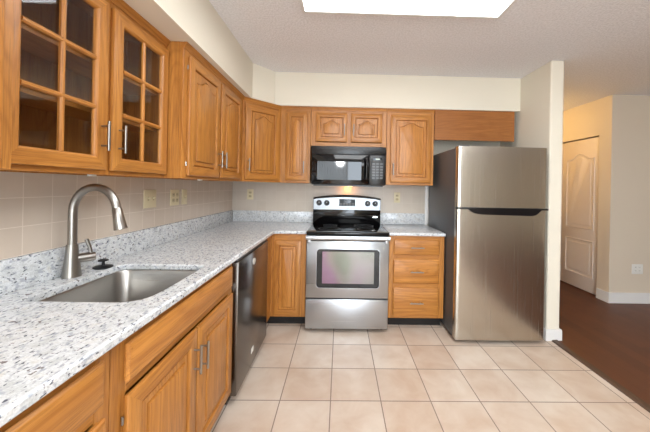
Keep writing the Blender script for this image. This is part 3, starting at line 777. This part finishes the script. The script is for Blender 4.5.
# ------------------------------------------------------------------ refrigerator
FX0 = 2.258; FWW = 0.782; FF = -0.868
fr = thing('refrigerator', 'tall stainless steel top-freezer refrigerator against the partition wall', 'refrigerator', (FX0, 0, 0))
MB().box(0.004, FWW - 0.004, -0.800, -0.070, 0.028, 1.700, bev=0.004).build('cabinet_case', CASE, fr)
def fdoor(name, z0, z1):
    n = 24; prof = []
    for k in range(n + 1):
        u = k / n; edge = min(u, 1 - u) * FWW
        bow = 0.010 * (1 - (2 * u - 1) ** 2)
        rd = 0.014; cut = 0 if edge > rd else rd - math.sqrt(max(0, rd * rd - (rd - edge) ** 2))
        prof.append((u * FWW, FF + 0.006 - bow + cut))
    # crowd a few points at the rounded corners
    for e_ in (0.002, 0.005, 0.009):
        for u in (e_ / FWW, 1 - e_ / FWW):
            cut = 0.014 - math.sqrt(0.014 ** 2 - (0.014 - e_) ** 2)
            prof.append((u * FWW, FF + 0.006 - 0.010 * (1 - (2 * u - 1) ** 2) + cut))
    prof.sort()
    poly = [(FWW, -0.815), (0.0, -0.815)] + prof
    mb = MB(); mb.prism(poly, 2, z0, z1)
    o = mb.build(name, STEELF, fr, ang=40)
    return o
fdoor('freezer_door', 1.180, 1.706); fdoor('refrigerator_door', 0.036, 1.163)
gk = MB(); gk.box(0.012, FWW - 0.012, -0.8145, -0.8005, 0.04, 1.160); gk.box(0.012, FWW - 0.012, -0.8145, -0.8005, 1.184, 1.70)
gk.build('door_gasket', BLACKP, fr, smooth=False)
hp = [(-0.004, 1.1795), (FWW + .002, 1.1795), (FWW + .002, 1.164), (0.725, 1.164), (0.695, 1.135), (0.672, 1.120), (0.640, 1.114), (0.20, 1.120), (0.150, 1.128), (0.118, 1.143), (0.095, 1.164), (-0.004, 1.164)]
MB().prism(hp, 1, -0.884, -0.8145, 0, 0.002).build('door_grip', BLACKP, fr)
MB().box(0.02, 0.10, -0.86, -0.74, 1.7005, 1.716, bev=0.003).build('hinge_cover', CASE, fr)
for xx in (0.06, FWW - 0.06):
    for yy in (-0.76, -0.12): MB().lathe([(0.022, 0.0), (0.022, 0.018), (0.012, 0.02), (0.012, 0.029)], (xx, yy, 0), 14).build('foot', BLACKP, fr)

# ------------------------------------------------------------------ outlets and switches (local front -y)
def outlet(label, loc, rz, w=0.072, cols=1, kind='outlet', mat=CREAMP, mat2=CREAMD, name='wall_outlet'):
    t = thing(name, label, 'electrical outlet' if kind == 'outlet' else 'light switch', loc, rz)
    H = 0.118
    pl = MB().box(-w / 2, w / 2, -0.006, -0.0003, -H / 2, H / 2, bev=0.002).build('cover_plate', mat, t)
    for c in range(cols):
        x = (c - (cols - 1) / 2) * 0.046
        if kind == 'outlet':
            for z in (-0.021, 0.021):
                r = MB().prism([(x + a, z + b) for a, b in rrect(-0.017, 0.017, -0.014, 0.014, 0.010)], 1, -0.0078, -0.0061).build('receptacle', mat2, pl)
                s = MB()
                for dx in (-0.006, 0.006): s.box(x + dx - 0.0015, x + dx + 0.0015, -0.0083, -0.0077, z - 0.002, z + 0.007)
                s.build('slots', SLOT, pl, smooth=False)
        else:
            MB().box(x - 0.005, x + 0.005, -0.009, -0.0061, -0.012, 0.012).build('toggle_collar', mat2, pl, smooth=False)
            MB().prism([(-0.0085, -0.002), (-0.021, 0.006), (-0.022, 0.011), (-0.0085, 0.008)], 0, x - 0.0035, x + 0.0035).build('toggle', mat, pl)
    return t
outlet('ivory two-gang switch plate on the tiled left wall, right of the faucet', (0.008, -1.425, 1.232), L90, 0.118, 2, 'switch', name='light_switch')
outlet('ivory two-gang outlet plate on the tiled left wall, middle plate of the three', (0.008, -1.150, 1.230), L90, 0.110, 2)
outlet('narrow ivory switch plate on the tiled left wall, nearest to the room corner', (0.008, -1.020, 1.230), L90, 0.072, 1, 'switch', name='light_switch')
outlet('ivory outlet on the tiled back wall, left of the range near the corner', (0.213, -0.008, 1.226), 0)
outlet('ivory outlet on the tiled back wall, between the range and the refrigerator', (1.908, -0.008, 1.222), 0)
outlet('white two-gang wall plate low on the hallway wall above the baseboard', (4.84, 0.06, 0.414), 0, 0.135, 2, mat=WHITEP, mat2=WHITEP)

# ------------------------------------------------------------------ ceiling light
LX0, LX1, LY0, LY1 = 0.970, 2.296, -2.62, -1.400
cl = thing('ceiling_light', 'large lit fluorescent ceiling panel with a thin white frame', 'ceiling light', ((LX0 + LX1) / 2, (LY0 + LY1) / 2, CZ))
hx, hy = (LX1 - LX0) / 2, (LY1 - LY0) / 2
f_ = MB(); fwid = 0.022
for (a, b, c, d) in ((-hx, hx, hy - fwid, hy), (-hx, hx, -hy, -hy + fwid), (-hx, -hx + fwid, -hy + fwid, hy - fwid), (hx - fwid, hx, -hy + fwid, hy - fwid)):
    f_.box(a, b, c, d, -0.022, -0.0005)
f_.build('frame', WHITE, cl, smooth=False)
MB().box(-hx + fwid, hx - fwid, -hy + fwid, hy - fwid, -0.014, -0.006).build('diffuser', PANEL_E, cl, smooth=False)
